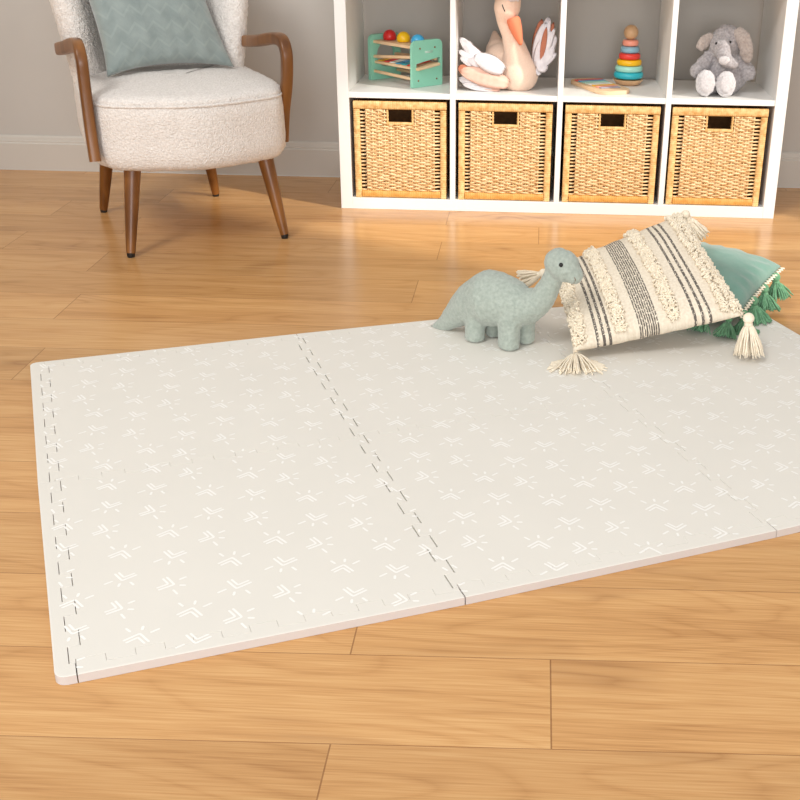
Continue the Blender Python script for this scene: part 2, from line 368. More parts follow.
# ------------------------------------------------------------------ wicker baskets
def make_basket():
    bw, bh, bd = 0.3115, 0.324, 0.35
    t = thing('wicker_basket', 'x', 'basket', (0, 0, 0))
    # local: x centred, y from 0 (front) back, z from 0
    hx, hz0, hz1 = 0.039, bh - 0.072, bh - 0.030
    fb, ft, fs = 0.024, 0.028, 0.022
    # woven front
    bm = B(); x0, x1 = -bw / 2 + fs, bw / 2 - fs; z0, z1 = fb, bh - ft
    ns = 12; stk = [x0 + 0.021 + (x1 - x0 - 0.042) * k / (ns - 1) for k in range(ns)]
    pit = 0.00585; nr = int((z1 - z0) / pit); rng = random.Random(3)
    for r in range(nr):
        z = z0 + (r + 0.5) * (z1 - z0) / nr
        spans = [(x0 - 0.003, x1 + 0.003)] if r % 2 == 0 else [(stk[0] - 0.003, stk[-1] + 0.003)]
        if z > hz0 - 0.004:
            a, b = spans[0]; spans = [(a, -hx), (hx, b)]
            if r % 2: spans = [(a, -hx - 0.014), (hx + 0.014, b)]
        ph = rng.uniform(-0.0005, 0.0005); rr = rng.uniform(0.0030, 0.0035)
        for a, b in spans:
            nseg = max(6, int((b - a) / 0.0055)); pts = []
            for k in range(nseg + 1):
                x = a + (b - a) * k / nseg
                q = (x - stk[0]) / (stk[1] - stk[0])
                am = 0.0038 if stk[0] - 0.01 < x < stk[-1] + 0.01 else 0.001
                pts.append((x, 0.0075 + am * math.cos(PI * q + PI * (r % 2)), z + ph + 0.0006 * math.sin(3.1 * q + r)))
            tube(bm, pts, rr, 6)
    done('weave', bm, 'wicker', t)
    bm = B()
    for x in stk:
        if abs(x) < hx: tube(bm, [(x, 0.0075, z0 - 0.004), (x, 0.0075, hz0)], 0.0028, 6)
        else: tube(bm, [(x, 0.0075, z0 - 0.004), (x, 0.0075, z1 + 0.004)], 0.0028, 6)
    done('stakes', bm, 'wicker', t)
    # wrapped frame: many turns of flat cane round the edge rods
    def wrap(a, b, wdt, name, m, parent=t, d=0.016, y=0.0075):
        bm = B(); a, b = V(a), V(b); n = max(3, int((b - a).length / 0.0062)); ax = (b - a).normalized()
        side = V((0, 0, 1)) if abs(ax.x) > 0.5 else V((1, 0, 0))
        pr = []
        for k in range(n):
            for q, s in ((0.04, 0.93), (0.25, 1.0), (0.75, 1.0), (0.96, 0.93)): pr.append((a + ax * ((b - a).length * (k + q) / n), s))
        rings = []
        for p, s in pr:
            rg = []
            for j in range(12):
                an = 2 * PI * j / 12; c, sn = math.cos(an), math.sin(an)
                rg.append(bm.verts.new(p + side * (wdt / 2 * s * math.copysign(abs(c) ** 0.6, c)) + V((0, y - 0.0075 + d / 2 * s * math.copysign(abs(sn) ** 0.6, sn), 0))))
            rings.append(rg)
        for r0, r1 in zip(rings, rings[1:]):
            for j in range(12): bm.faces.new((r0[j], r0[(j + 1) % 12], r1[(j + 1) % 12], r1[j]))
        bm.faces.new(rings[0][::-1]); bm.faces.new(rings[-1])
        return done(name, bm, m, parent)
    yc = 0.0085
    wrap((-bw / 2, yc, bh - ft / 2), (bw / 2, yc, bh - ft / 2), ft, 'top_rim', 'rattan_wrap')
    wrap((-bw / 2 + fs, yc, fb / 2), (bw / 2 - fs, yc, fb / 2), fb, 'bottom_rim', 'rattan_honey')
    wrap((-bw / 2 + fs / 2, yc, 0), (-bw / 2 + fs / 2, yc, bh - ft), fs, 'side_rim', 'rattan_wrap')
    wrap((bw / 2 - fs / 2, yc, 0), (bw / 2 - fs / 2, yc, bh - ft), fs, 'side_rim', 'rattan_wrap')
    h = wrap((-hx - 0.006, yc, hz0 - 0.002), (hx + 0.006, yc, hz0 - 0.002), 0.011, 'handle_rim', 'rattan_wrap', d=0.013)
    for s in (-1, 1): wrap((s * (hx + 0.003), yc, hz0), (s * (hx + 0.003), yc, bh - ft), 0.007, 'handle_rim', 'rattan_wrap', d=0.013)
    # sides, back and base
    for s in (-1, 1):
        bm = B(); xx = s * (bw / 2 - 0.006); box(bm, (xx - 0.005, 0.017, 0.004), (xx + 0.005, bd - 0.01, bh - 0.006), 0.003); done('side_panel', bm, 'basket_inside', t)
    bm = B(); box(bm, (-bw / 2 + 0.002, bd - 0.01, 0.004), (bw / 2 - 0.002, bd, bh - 0.006), 0.003); done('back_panel', bm, 'basket_inside', t)
    bm = B(); box(bm, (-bw / 2 + 0.011, 0.017, 0.004), (bw / 2 - 0.011, bd - 0.01, 0.012), 0.002); done('base', bm, 'basket_inside', t)
    return t
def copy_thing(o):
    c = o.copy(); C.objects.link(c)
    for ch in o.children:
        d = ch.copy(); C.objects.link(d); d.parent = c
        for g in ch.children:
            e = g.copy(); C.objects.link(e); e.parent = d
    return c
proto = make_basket()
BL = ['honey wicker basket in the shelf compartment under the mint pounding bench', 'honey wicker basket in the shelf compartment under the stuffed swan',
      'honey wicker basket in the shelf compartment under the ring stacker', 'honey wicker basket in the shelf compartment under the plush elephant']
for i in range(4):
    o = proto if i == 0 else copy_thing(proto)
    o.location = (XS[i] + CELL / 2 + (0.0, -0.002, -0.002, -0.004)[i], 0.006, O_ + 0.001); o.rotation_euler.z = (0.004, -0.006, 0.005, -0.004)[i]
    tag(o, BL[i], 'basket', 'wicker baskets in the lower shelf compartments')

# ------------------------------------------------------------------ play mat
MW = ((0.025, 0.923, -0.409, -0.007, -0.019, 0.003, 0.002, 0.028), (-2.547, 0.385, 0.903, 0.018, 0.057, 0.013, -0.031, -0.042))
MH = 0.015; S_, E_ = 0.578, 0.030
def mw(u, v, z):
    b = (1, u, v, u * u, u * v, v * v, u * u * v, u * v * v)
    return V((sum(p * q for p, q in zip(MW[0], b)), sum(p * q for p, q in zip(MW[1], b)), z))
mat_o = thing('play_mat', 'pale greige foam puzzle mat printed with white suns lying on the wooden floor', 'play mat', mw(0.85, 0.55, 0))
AMP, NT = 0.009, 7
def teeth(p, q, sgn=1):
    """square teeth along the seam from p to q (in mat coordinates)"""
    p, q = V((p[0], p[1], 0)), V((q[0], q[1], 0)); d = q - p; n = V((-d.y, d.x, 0)).normalized() * AMP * sgn; out = [p]
    for k in range(NT):
        for a, s in ((0.12, 1), (0.5, 1), (0.62 - 0.12, -1), (1.0, -1)):
            t = (k + a) / NT
            out.append(p + d * t + n * s)
    out = [p] + [p + d * ((k + a) / NT) + n * s for k in range(NT) for a, s in ((0.0, 1), (0.5, 1), (0.5, -1), (1.0, -1))] + [q]
    return out
SEAM = {}
def seam(kind, i, j):
    """kind 'h': along u at v = j tiles, from u = i; kind 'v': along v at u = i tiles, from v = j"""
    key = (kind, i, j)
    if key not in SEAM:
        SEAM[key] = teeth((i * S_, j * S_), ((i + 1) * S_, j * S_)) if kind == 'h' else teeth((i * S_, j * S_), (i * S_, (j + 1) * S_))
    return SEAM[key]
def area(P): return 0.5 * sum(P[k].x * P[(k + 1) % len(P)].y - P[(k + 1) % len(P)].x * P[k].y for k in range(len(P)))
def clean(P):
    out = []
    for p in P:
        if not out or (p - out[-1]).length > 1e-5: out.append(p)
    if (out[0] - out[-1]).length < 1e-5: out.pop()
    k = 0
    while k < len(out):                                # drop points where the outline doubles back on itself or runs straight on
        a, b, c = out[k - 1], out[k], out[(k + 1) % len(out)]
        if (b - a).length < 1e-5 or abs((b - a).normalized().cross((c - b).normalized()).z) < 1e-4: out.pop(k); k = max(0, k - 2)
        else: k += 1
    return out
def inset(P, g):
    n = len(P); out = []
    for k in range(n):
        a, b, c = P[k - 1], P[k], P[(k + 1) % n]
        d1, d2 = (b - a).normalized(), (c - b).normalized()
        n1, n2 = V((-d1.y, d1.x, 0)), V((-d2.y, d2.x, 0)); m = n1 + n2
        if callable(g):
            g1, g2 = g(a, b), g(b, c)
            if abs(n1.dot(n2)) < 0.2: out.append(b + n1 * g1 + n2 * g2); continue
            gg = (g1 + g2) / 2
        else: gg = g
        m = n1 if m.length < 1e-6 else m / max(0.3, m.dot(n1))
        out.append(b + m * gg)
    return out
def seam_gap(a, b):
    if abs(a.x - b.x) > 1e-4: return 0.0002
    i = round(a.x / S_)
    if abs(a.x - i * S_) < AMP * 1.2 and abs(b.y - a.y) > 0.03: return (0.0005, 0.0011, 0.0006, 0.0006)[i]
    if max(a.y, b.y) < 0.001 and abs(a.x - i * S_) < 1e-4 and i < 3: return 0.0011
    return 0.00015
def slab(bm, P, z0, z1, gap=0.0006, bev=0.0005, side_mi=0):
    P = clean(P)
    if area(P) < 0: P = P[::-1]
    P0 = inset(P, seam_gap); P1 = inset(P, lambda a, b: seam_gap(a, b) + (0.0022 if (a.x < -E_ + 1e-3 and b.x < -E_ + 0.02) or (b.y < -E_ + 1e-3 and a.y < -E_ + 0.02) else bev * 0.5))
    a = [bm.verts.new(mw(p.x, p.y, z0)) for p in P0]; b = [bm.verts.new(mw(p.x, p.y, z1 - bev)) for p in P0]; c = [bm.verts.new(mw(p.x, p.y, z1)) for p in P1]
    n = len(P)
    for k in range(n):
        bm.faces.new((a[k], a[(k + 1) % n], b[(k + 1) % n], b[k])).material_index = side_mi; bm.faces.new((b[k], b[(k + 1) % n], c[(k + 1) % n], c[k]))
    bm.faces.new(c); bm.faces.new(a[::-1])
def stroke(bm, pts, wd, z, lim):
    """a flat round-ended printed stroke"""
    P = [V((x, y, 0)) for x, y in pts]
    if any(not (lim[0] < p.x < lim[1] and lim[2] < p.y < lim[3]) for p in P): return
    L_, R_ = [], []
    for k, p in enumerate(P):
        t = (P[min(k + 1, len(P) - 1)] - P[max(k - 1, 0)]).normalized(); n = V((-t.y, t.x, 0)) * wd / 2
        L_.append(p + n); R_.append(p - n)
    t0, t1 = (P[1] - P[0]).normalized(), (P[-1] - P[-2]).normalized()
    poly = L_ + [P[-1] + t1 * wd * 0.45] + R_[::-1] + [P[0] - t0 * wd * 0.45]
    f = bm.faces.new([bm.verts.new(mw(p.x, p.y, z)) for p in poly]); f.material_index = 1
def motif(bm, cu, cv, ang, z, lim, rng):
    ca, sa = math.cos(ang), math.sin(ang); sc = 1.22 * rng.uniform(0.95, 1.05)
    T = lambda x, y: (cu + sc * (x * ca - y * sa), cv + sc * (x * sa + y * ca))
    def arch(leg, y0, cut):
        pts = [(-leg, y0 - leg * 1.02), (-0.0030, y0 - 0.0030), (-0.0012, y0 - 0.0012), (0, y0 - 0.0006), (0.0012, y0 - 0.0012), (0.0030, y0 - 0.0030), (leg, y0 - leg * 1.02)]
        return [T(*p) for p in pts]
    stroke(bm, arch(0.0150, 0.0045, 0), 0.0037, z, lim); stroke(bm, arch(0.0108, -0.0035, 0), 0.0035, z, lim)
    stroke(bm, [T(0.0005, 0.0125), T(0.0, 0.019)], 0.0042, z, lim)
    stroke(bm, [T(0.0125, 0.0075), T(0.0205, 0.0155)], 0.0036, z, lim)
    stroke(bm, [T(-0.0125, 0.0075), T(-0.019, 0.0135)], 0.0038, z, lim)
rngm = random.Random(11)
for i in range(3):
    for j in range(2):
        bm = B()
        P = seam('h', i, j) + seam('v', i + 1, j) + seam('h', i, j + 1)[::-1] + seam('v', i, j)[::-1]
        slab(bm, P, 0.0005, MH)
        lim = (i * S_ - (0.026 if i == 0 else 0.004), (i + 1) * S_ + (0.026 if i == 2 else 0.004), j * S_ - (0.024 if j == 0 else 0.004), (j + 1) * S_ + (0.026 if j == 1 else 0.004))
        du, dv = 0.0818, 0.0823
        for a in range(-1, 8):
            for b in range(-1, 8):
                ph = b % 2 == 0
                typ = (b * 0 + a * 2 + b) % 3
                cu = i * S_ + 0.083 * a + (0.0, 0.0, 0.0)[typ] + (-0.012, 0.002, 0.008)[(b - a) % 3]
                cv = j * S_ + 0.0823 * b + (0.041 if a % 2 else 0.0) - 0.005
                ty = (b - a) % 3
                motif(bm, cu, cv, math.radians((-27, 246, 68)[ty] - 90), MH + 0.00025, lim, rngm)
        bmesh.ops.recalc_face_normals(bm, faces=bm.faces)
        o = done('foam_tile', bm, ('foam', 'foam_print'), mat_o, smooth=False)
ER = 0.016   # outer corner radius
def strip(P): bm = B(); slab(bm, P, 0.0005, MH, gap=0.0006, side_mi=1); return done('edge_strip', bm, ('foam', 'foam_side_shade'), mat_o, smooth=False)
vv = lambda x, y: V((x, y, 0))
VMAX, UMAX = 2 * S_ + E_, 3 * S_ + E_
for i in range(3):
    a, b = i * S_, (i + 1) * S_
    if i == 0: a0 = 0.027
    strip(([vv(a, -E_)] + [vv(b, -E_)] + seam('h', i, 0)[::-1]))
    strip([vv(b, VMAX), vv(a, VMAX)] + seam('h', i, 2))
def arc(cx, cy, r, a0, a1, n=5): return [vv(cx + r * math.cos(math.radians(a0 + (a1 - a0) * k / n)), cy + r * math.sin(math.radians(a0 + (a1 - a0) * k / n))) for k in range(n + 1)]
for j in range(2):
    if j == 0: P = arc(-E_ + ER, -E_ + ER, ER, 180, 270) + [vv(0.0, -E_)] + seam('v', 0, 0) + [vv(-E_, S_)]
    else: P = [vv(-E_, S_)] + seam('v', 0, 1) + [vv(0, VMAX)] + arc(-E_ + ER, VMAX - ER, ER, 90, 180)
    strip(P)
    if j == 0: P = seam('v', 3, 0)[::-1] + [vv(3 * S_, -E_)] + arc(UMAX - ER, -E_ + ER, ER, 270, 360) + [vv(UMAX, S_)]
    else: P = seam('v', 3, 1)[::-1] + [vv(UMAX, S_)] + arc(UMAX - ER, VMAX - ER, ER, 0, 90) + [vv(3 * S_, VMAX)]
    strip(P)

# ------------------------------------------------------------------ armchair
PS = math.radians(27); CO = V((-0.476, -0.245, 0)); CR = V((math.cos(PS), math.sin(PS), 0)); CF = V((math.sin(PS), -math.cos(PS), 0))
def ch(a, b, z): return CO + CR * a + CF * b + V((0, 0, z))
chair = thing('armchair', 'cream boucle wing armchair with walnut bentwood arms beside the white shelf', 'armchair', CO)
def fluff(me, amp, sc):
    me.update(); nr = [v.normal.copy() for v in me.vertices]
    for v, n in zip(me.vertices, nr): v.co = v.co + n * amp * (noise.noise(v.co / sc) + 0.5 * noise.noise(v.co / (sc * 0.45)))
def loft(bm, outl, levels, conv):
    """outl: closed list of (x, y); levels: (z, inset) from bottom to top"""
    cx = sum(p[0] for p in outl) / len(outl); cy = sum(p[1] for p in outl) / len(outl); n = len(outl); rings = []
    nr = []
    for k in range(n):
        a, b = V(outl[k - 1]), V(outl[(k + 1) % n]); t = (b - a).normalized(); nr.append(V((-t.y, t.x)))
    for z, ins in levels:
        rings.append([bm.verts.new(conv(p[0] + m.x * ins, p[1] + m.y * ins, z)) for p, m in zip(outl, nr)])
    for r0, r1 in zip(rings, rings[1:]):
        for k in range(n): bm.faces.new((r0[k], r0[(k + 1) % n], r1[(k + 1) % n], r1[k]))
    def capr(ring, z, dome):
        prev = ring; base = [v.co.copy() for v in ring]; cc = sum(base, V()) / n
        for s in (0.9, 0.78, 0.62, 0.44, 0.25, 0.1):
            cur = [bm.verts.new(cc.lerp(p, s) + V((0, 0, dome * (1 - s * s)))) for p in base]
            for k in range(n): bm.faces.new((prev[k], prev[(k + 1) % n], cur[(k + 1) % n], cur[k]))
            prev = cur
        bm.faces.new(prev)
    capr(rings[-1], levels[-1][0], 0.018); capr(rings[0], levels[0][0], -0.004)
SA0, SA1 = -0.276, 0.303
def seat_outline(n=160):
    pts = []
    ctrl = [(SA0 + 0.012, -0.27), (SA0 - 0.004, 0.05), (SA0, 0.17), (SA0 + 0.014, 0.235), (SA0 + 0.070, 0.306), (0.01, 0.374), (SA1 - 0.070, 0.306), (SA1 - 0.014, 0.235), (SA1, 0.17), (SA1 + 0.004, 0.05), (SA1 - 0.012, -0.27)]
    c = curve([(x, y, 0) for x, y in ctrl], 12)
    c = [(p.x, p.y) for p in c]; c += [(SA1 - 0.012 + (SA0 - SA1 + 0.024) * k / 20, -0.27) for k in range(1, 20)]
    return c[::-1]
so = seat_outline()
sgn = 1 if sum(so[k][0] * so[(k + 1) % len(so)][1] - so[(k + 1) % len(so)][0] * so[k][1] for k in range(len(so))) > 0 else -1
if sgn < 0: so = so[::-1]
ZB, ZT = 0.250, 0.464
lev = [(ZB, 0.05), (ZB + 0.002, 0.030), (ZB + 0.010, 0.013), (ZB + 0.024, 0.004), (ZB + 0.05, 0.0)] + [(ZB + 0.05 + k * 0.02, 0.0) for k in range(1, 6)] + [(ZT - 0.034, 0.001), (ZT - 0.026, 0.006), (ZT - 0.018, 0.004), (ZT - 0.008, 0.010), (ZT - 0.001, 0.022), (ZT + 0.004, 0.040)]
bm = B(); loft(bm, so, lev, ch); seat = done('seat', bm, 'boucle', chair); fluff(seat.data, 0.0030, 0.012)
bm = B(); n = len(so); pp = []
for k in range(n):
    a, b = V(so[k - 1]), V(so[(k + 1) % n]); t = (b - a).normalized()
    if so[k][1] > -0.2: pp.append(ch(so[k][0] - t.y * 0.004, so[k][1] + t.x * 0.004, ZT - 0.025))
tube(bm, pp, 0.0045, 6); done('piping', bm, 'boucle', seat)
# backrest: a curved shell with wings
bm = B(); nu, nz = 44, 34; grid = {}
def back_pt(s, t):
    z = 0.33 + 0.60 * t
    hw = 0.220 + 0.050 * min(1, max(0, (z - 0.40) / 0.32)) ** 1.1 - 0.10 * max(0, (t - 0.8) / 0.2) ** 2
    wing = 0.165 + 0.065 * math.sin(PI * min(1, max(0, (z - 0.40) / 0.5)))
    a = -0.006 + hw * (math.sin(s * PI / 2) * 0.86 + 0.14 * s); b = -0.275 - 0.22 * (z - 0.42) + wing * abs(s) ** 2.4
    return a, b, z
def back_frame(s, t):
    p = V(back_pt(s, t)); e = 1e-3
    ds = (V(back_pt(min(1, s + e), t)) - V(back_pt(max(-1, s - e), t))).normalized(); dt = (V(back_pt(s, min(1, t + e))) - V(back_pt(s, max(0, t - e)))).normalized()
    return p, ds.cross(dt).normalized() * -1
ring_n = 2 * (nu + 1)
rows = []
for i in range(nz + 1):
    t = i / nz; row = []
    th = 0.058 * (1 - max(0, abs(2 * t - 1)) ** 8 * 0.55)
    for side in (1, -1):
        for k in range(nu + 1):
            s = -1 + 2 * k / nu if side == 1 else 1 - 2 * k / nu
            s2 = math.copysign(1 - (1 - abs(s)) ** 1.5, s)
            p, nn = back_frame(s2, t)
            tt = th * (1 - abs(s2) ** 10) ** 0.5
            q = p + nn * tt * side
            row.append(bm.verts.new(ch(*q)))
    rows.append(row)
for r0, r1 in zip(rows, rows[1:]):
    for k in range(ring_n): bm.faces.new((r0[k], r0[(k + 1) % ring_n], r1[(k + 1) % ring_n], r1[k]))
for row in (rows[0], rows[-1]):
    for k in range(nu): bm.faces.new((row[k], row[k + 1], row[ring_n - 2 - k], row[ring_n - 1 - k]))
bmesh.ops.remove_doubles(bm, verts=bm.verts, dist=1e-4)
me = remesh(bm, 0.0065, 8)
back = link('backrest', me, chair, ('boucle',)); fluff(back.data, 0.0032, 0.013)
# legs
for (b0, t0) in (((-0.216, 0.299), (-0.172, 0.235)), ((0.259, 0.276), (0.222, 0.215)), ((-0.22, -0.249), (-0.185, -0.17)), ((0.174, -0.324), (0.128, -0.235))):
    bm = B(); p1, p0 = ch(b0[0], b0[1], 0.012), ch(t0[0], t0[1], 0.275); d = p0 - p1
    tube(bm, [p1 + d * (k / 10) for k in range(11)], [0.0135 + 0.0125 * (k / 10) ** 0.9 for k in range(11)], 20)
    lg = done('leg', bm, 'walnut', chair, auto=40)
    bm = B(); q = ch(b0[0], b0[1], 0.0); tube(bm, [q, q.lerp(p1, 0.5), p1 + d * 0.004], [0.0105, 0.0118, 0.0118], 16); done('foot_cap', bm, 'black', lg, auto=40)
# bentwood arms
def arm(pts, wd, tk):
    c = curve([ch(*p) for p in pts], 10); bm = B(); rings = []
    prof = []
    for j in range(20):
        an = 2 * PI * j / 20; x, y = math.cos(an), math.sin(an)
        prof.append((math.copysign(abs(x) ** 0.45, x), math.copysign(abs(y) ** 0.45, y)))
    for i, p in enumerate(c):
        t = (c[min(i + 1, len(c) - 1)] - c[max(i - 1, 0)]).normalized(); sd = (CR - t * CR.dot(t)).normalized(); up = t.cross(sd)
        q = i / (len(c) - 1); tp = 1.0
        rings.append([bm.verts.new(p + sd * x * wd / 2 * tp + up * y * tk / 2 * tp) for x, y in prof])
    for r0, r1 in zip(rings, rings[1:]):
        for j in range(20): bm.faces.new((r0[j], r0[(j + 1) % 20], r1[(j + 1) % 20], r1[j]))
    bm.faces.new(rings[0][::-1]); bm.faces.new(rings[-1])
    o = done('arm', bm, 'walnut', chair, auto=50)
    t = (c[0] - c[1]).normalized(); bm = B(); tube(bm, [c[0] - t * 0.004, c[0] + t * 0.002], 0.008, 14); done('bolt_cap', bm, 'black', o, auto=40)
arm([(-0.302, -0.12, 0.550), (-0.296, 0.0, 0.568), (-0.287, 0.12, 0.590), (-0.283, 0.190, 0.597), (-0.282, 0.228, 0.588), (-0.281, 0.244, 0.560), (-0.281, 0.244, 0.520), (-0.281, 0.244, 0.46), (-0.281, 0.250, 0.36), (-0.280, 0.262, 0.283)], 0.032, 0.038)
arm([(0.262, -0.14, 0.548), (0.279, 0.0, 0.564), (0.294, 0.12, 0.584), (0.301, 0.185, 0.590), (0.304, 0.222, 0.583), (0.306, 0.240, 0.556), (0.306, 0.240, 0.520), (0.303, 0.232, 0.46), (0.295, 0.215, 0.38), (0.290, 0.20, 0.290)], 0.034, 0.036)

# ------------------------------------------------------------------ cushions
def pillow(name, corners, thick, m, parent, n=44, exp=0.5, concave=0.05, sag=0.0, wrinkle=0.0, seed=0, zmin=None, lift=None):
    """corners BL, BR, TR, TL; a stuffed square cover with its own uv"""
    A, Bc, Cc, D = [V(c) for c in corners]; N_ = (Bc - A).cross(D - A).normalized()
    bm = B(); uvl = bm.loops.layers.uv.new('cover'); grids = []
    def pos(u, v, sd):
        cu = u + concave * (0.5 - u) * 4 * v * (1 - v) * abs(2 * u - 1) ** 1.5 * 2 * 0.5
        cv = v + concave * (0.5 - v) * 4 * u * (1 - u) * abs(2 * v - 1) ** 1.5 * 2 * 0.5
        p = A * (1 - cu) * (1 - cv) + Bc * cu * (1 - cv) + Cc * cu * cv + D * (1 - cu) * cv
        t = thick * (max(0, 4 * u * (1 - u)) * max(0, 4 * v * (1 - v))) ** exp
        q = p + N_ * t * sd * (1.0 if sd > 0 else (1 - sag))
        if wrinkle:
            e = min(u, 1 - u, v, 1 - v); q += N_ * sd * wrinkle * noise.noise(V((u * 5 + seed, v * 5, sd))) * min(1, e * 8)
            q += N_ * sd * wrinkle * 0.7 * math.sin(24 * math.atan2(v - 0.5, u - 0.5)) * max(0, 1 - abs(e - 0.07) / 0.07)
        if zmin is not None and q.z < zmin: q.z = zmin
        return q
    G = {}
    for sd in (1, -1):
        for i in range(n + 1):
            for j in range(n + 1):
                edge = i in (0, n) or j in (0, n)
                if sd < 0 and edge: G[sd, i, j] = G[1, i, j]
                else:
                    f = lambda k: 0.5 - 0.5 * math.cos(PI * k / n)
                    u, v = 0.5 * (f(i) + i / n), 0.5 * (f(j) + j / n)
                    G[sd, i, j] = (bm.verts.new(pos(u, v, sd)), u, v)
        for i in range(n):
            for j in range(n):
                q = [G[sd, i, j], G[sd, i + 1, j], G[sd, i + 1, j + 1], G[sd, i, j + 1]]
                if sd < 0: q = q[::-1]
                f = bm.faces.new([x[0] for x in q])
                for lp, x in zip(f.loops, q): lp[uvl].uv = (x[1], x[2])
    return done(name, bm, m, parent), pos
def tassel(parent, p, d, ln, spread, m, n=60, floor=None, knot=0.011, seed=0, flat=None):
    rng = random.Random(seed); p, d = V(p), V(d).normalized(); bm = B()
    ball(bm, p, knot, u=14, v=10)
    a = d.orthogonal().normalized(); b = d.cross(a)
    neck = p + d * knot * 1.1
    tube(bm, [neck - d * knot * 0.3, neck + d * knot * 0.35], knot * 0.75, 12)
    for k in range(n):
        an = rng.uniform(0, 2 * PI); q = math.sqrt(rng.random())
        o = (a * math.cos(an) + b * math.sin(an))
        l = ln * rng.uniform(0.88, 1.05); pts = []
        for s in (0, 0.15, 0.35, 0.6, 0.8, 1.0):
            rr = knot * 0.55 * q + spread * q * (s ** 0.75)
            x = neck + d * l * s + o * rr
            x += V((rng.uniform(-1, 1), rng.uniform(-1, 1), rng.uniform(-1, 1))) * 0.0012
            if floor is not None: x.z = max(x.z, floor + 0.0026)
            pts.append(x)
        tube(bm, pts, [0.0016, 0.002, 0.002, 0.0019, 0.0018, 0.0014], 5)
    return done('tassel', bm, m, parent)
def tufts(parent, pos, u0, u1, m, n=520, seed=0, v0=0.02, v1=0.98, h=0.011):
    """band of cut-and-looped yarn on the front of the cover"""
    rng = random.Random(seed); bm = B()
    for k in range(n):
        u, v = rng.uniform(u0, u1), rng.uniform(v0, v1); e = 0.004
        p = pos(u, v, 1); nu_ = (pos(min(0.999, u + e), v, 1) - p); nv_ = (pos(u, min(0.999, v + e), 1) - p); nn = nu_.cross(nv_).normalized()
        tdir = (nu_.normalized() * rng.uniform(-1, 1) + nv_.normalized() * rng.uniform(-1, 1)) * 0.006
        hh = h * rng.uniform(0.5, 1.0)
        tube(bm, [p - nn * 0.001, p + nn * hh * 0.7 + tdir * 0.2, p + nn * hh + tdir * 0.6, p + nn * hh * 0.75 + tdir * 1.1, p + nn * hh * 0.1 + tdir * 1.3], 0.0020, 5)
    return done('tufted_stripe', bm, m, parent)
# green velvet cushion lying on the mat, behind
g_c = [V((0.80, -1.00, 0.075)), V((1.165, -1.155, 0.060)), V((1.325, -0.855, 0.100)), V((0.975, -0.675, 0.12))]
gp = thing('velvet_cushion', 'sage green velvet cushion with green tassels lying behind the striped cushion', 'cushion', (1.07, -0.92, MH))
cov, gpos = pillow('cover', g_c, 0.062, 'teal_velvet', gp, exp=0.42, wrinkle=0.004, seed=3, zmin=MH + 0.001, concave=0.03)
# zigzag braid along the seam edge
bm = B(); bm2 = B(); pts = []; NB = 46
for k in range(NB + 1):
    v = 0.02 + 0.96 * k / NB; p = gpos(0.9995, v, 1); o = (V((0.46, -0.24, -0.12))).normalized()
    pts.append(p + o * (0.004 if k % 2 else 0.012))
tube(bm, pts, 0.0034, 6, flat=0.6); done('braid_trim', bm, 'yarn', gp)
for k in range(4):
    v = 0.12 + 0.24 * k; p = gpos(0.9995, v, 1) + V((0.006, -0.004, -0.012))
    tassel(gp, p, V((0.10 + 0.10 * (k % 2), -0.22 + 0.1 * math.sin(k * 2.1), -0.95)), 0.044, 0.034, 'green_yarn', 100, MH, 0.013, seed=20 + k)
for k in range(3):
    u = 0.62 + 0.17 * k; p = gpos(u, 0.0005, 1) + V((-0.004, -0.008, -0.008))
    tassel(gp, p, V((-0.2, -0.5, -0.7)), 0.040, 0.028, 'green_yarn', 60, MH, 0.009, seed=40 + k)
# cream striped cushion leaning on it
def near(px, P):     # point on the sight line through px nearest to P
    d = ray(*px).normalized(); return CAM + d * (V(P) - CAM).dot(d)
c_c = [near((573, 351), (0.770, -1.365, 0.040)), near((745, 315), (1.150, -1.295, 0.105)), near((681, 215), (1.065, -0.955, 0.245)), near((549, 272), (0.700, -1.020, 0.160))]
cp = thing('striped_cushion', 'cream tufted cushion with black woven stripes leaning on the green velvet cushion', 'cushion', (0.93, -1.2, MH))
cov, cpos = pillow('cover', c_c, 0.052, 'woven', cp, exp=0.42, wrinkle=0.003, seed=9, zmin=MH + 0.001, concave=0.05)
for i, (a, b, nn) in enumerate(((0.015, 0.085, 900), (0.262, 0.322, 950), (0.570, 0.632, 950), (0.880, 0.912, 450), (0.935, 0.985, 700))): tufts(cp, cpos, a, b, 'yarn', nn, seed=60 + i)
tassel(cp, c_c[0] + V((0.006, 0.012, -0.004)), V((0.06, -0.72, -0.7)), 0.074, 0.070, 'yarn', 190, MH, 0.0065, seed=1)
tassel(cp, c_c[1] + V((0.008, -0.006, -0.006)), V((0.06, -0.22, -1)), 0.072, 0.032, 'yarn', 100, MH, 0.0135, seed=2)
tassel(cp, c_c[2] + V((0.012, 0.004, 0.0)), V((0.55, 0.1, -0.8)), 0.060, 0.026, 'yarn', 100, MH, 0.012, seed=3)
tassel(cp, c_c[3] + V((-0.014, 0.0, -0.004)), V((-0.85, -0.05, -0.30)), 0.050, 0.022, 'yarn', 70, MH, 0.012, seed=4)
# cushion on the armchair
k_c = [ch(-0.190, 0.015, 0.479), ch(0.212, -0.050, 0.480), ch(0.140, -0.225, 0.87), ch(-0.262, -0.170, 0.88)]
kc = thing('scallop_cushion', 'grey green velvet cushion with a pressed scallop pattern on the armchair seat', 'cushion', ch(0, -0.05, 0.47))
pillow('cover', k_c, 0.062, 'scallop', kc, exp=0.40, wrinkle=0.004, seed=5, concave=0.13)

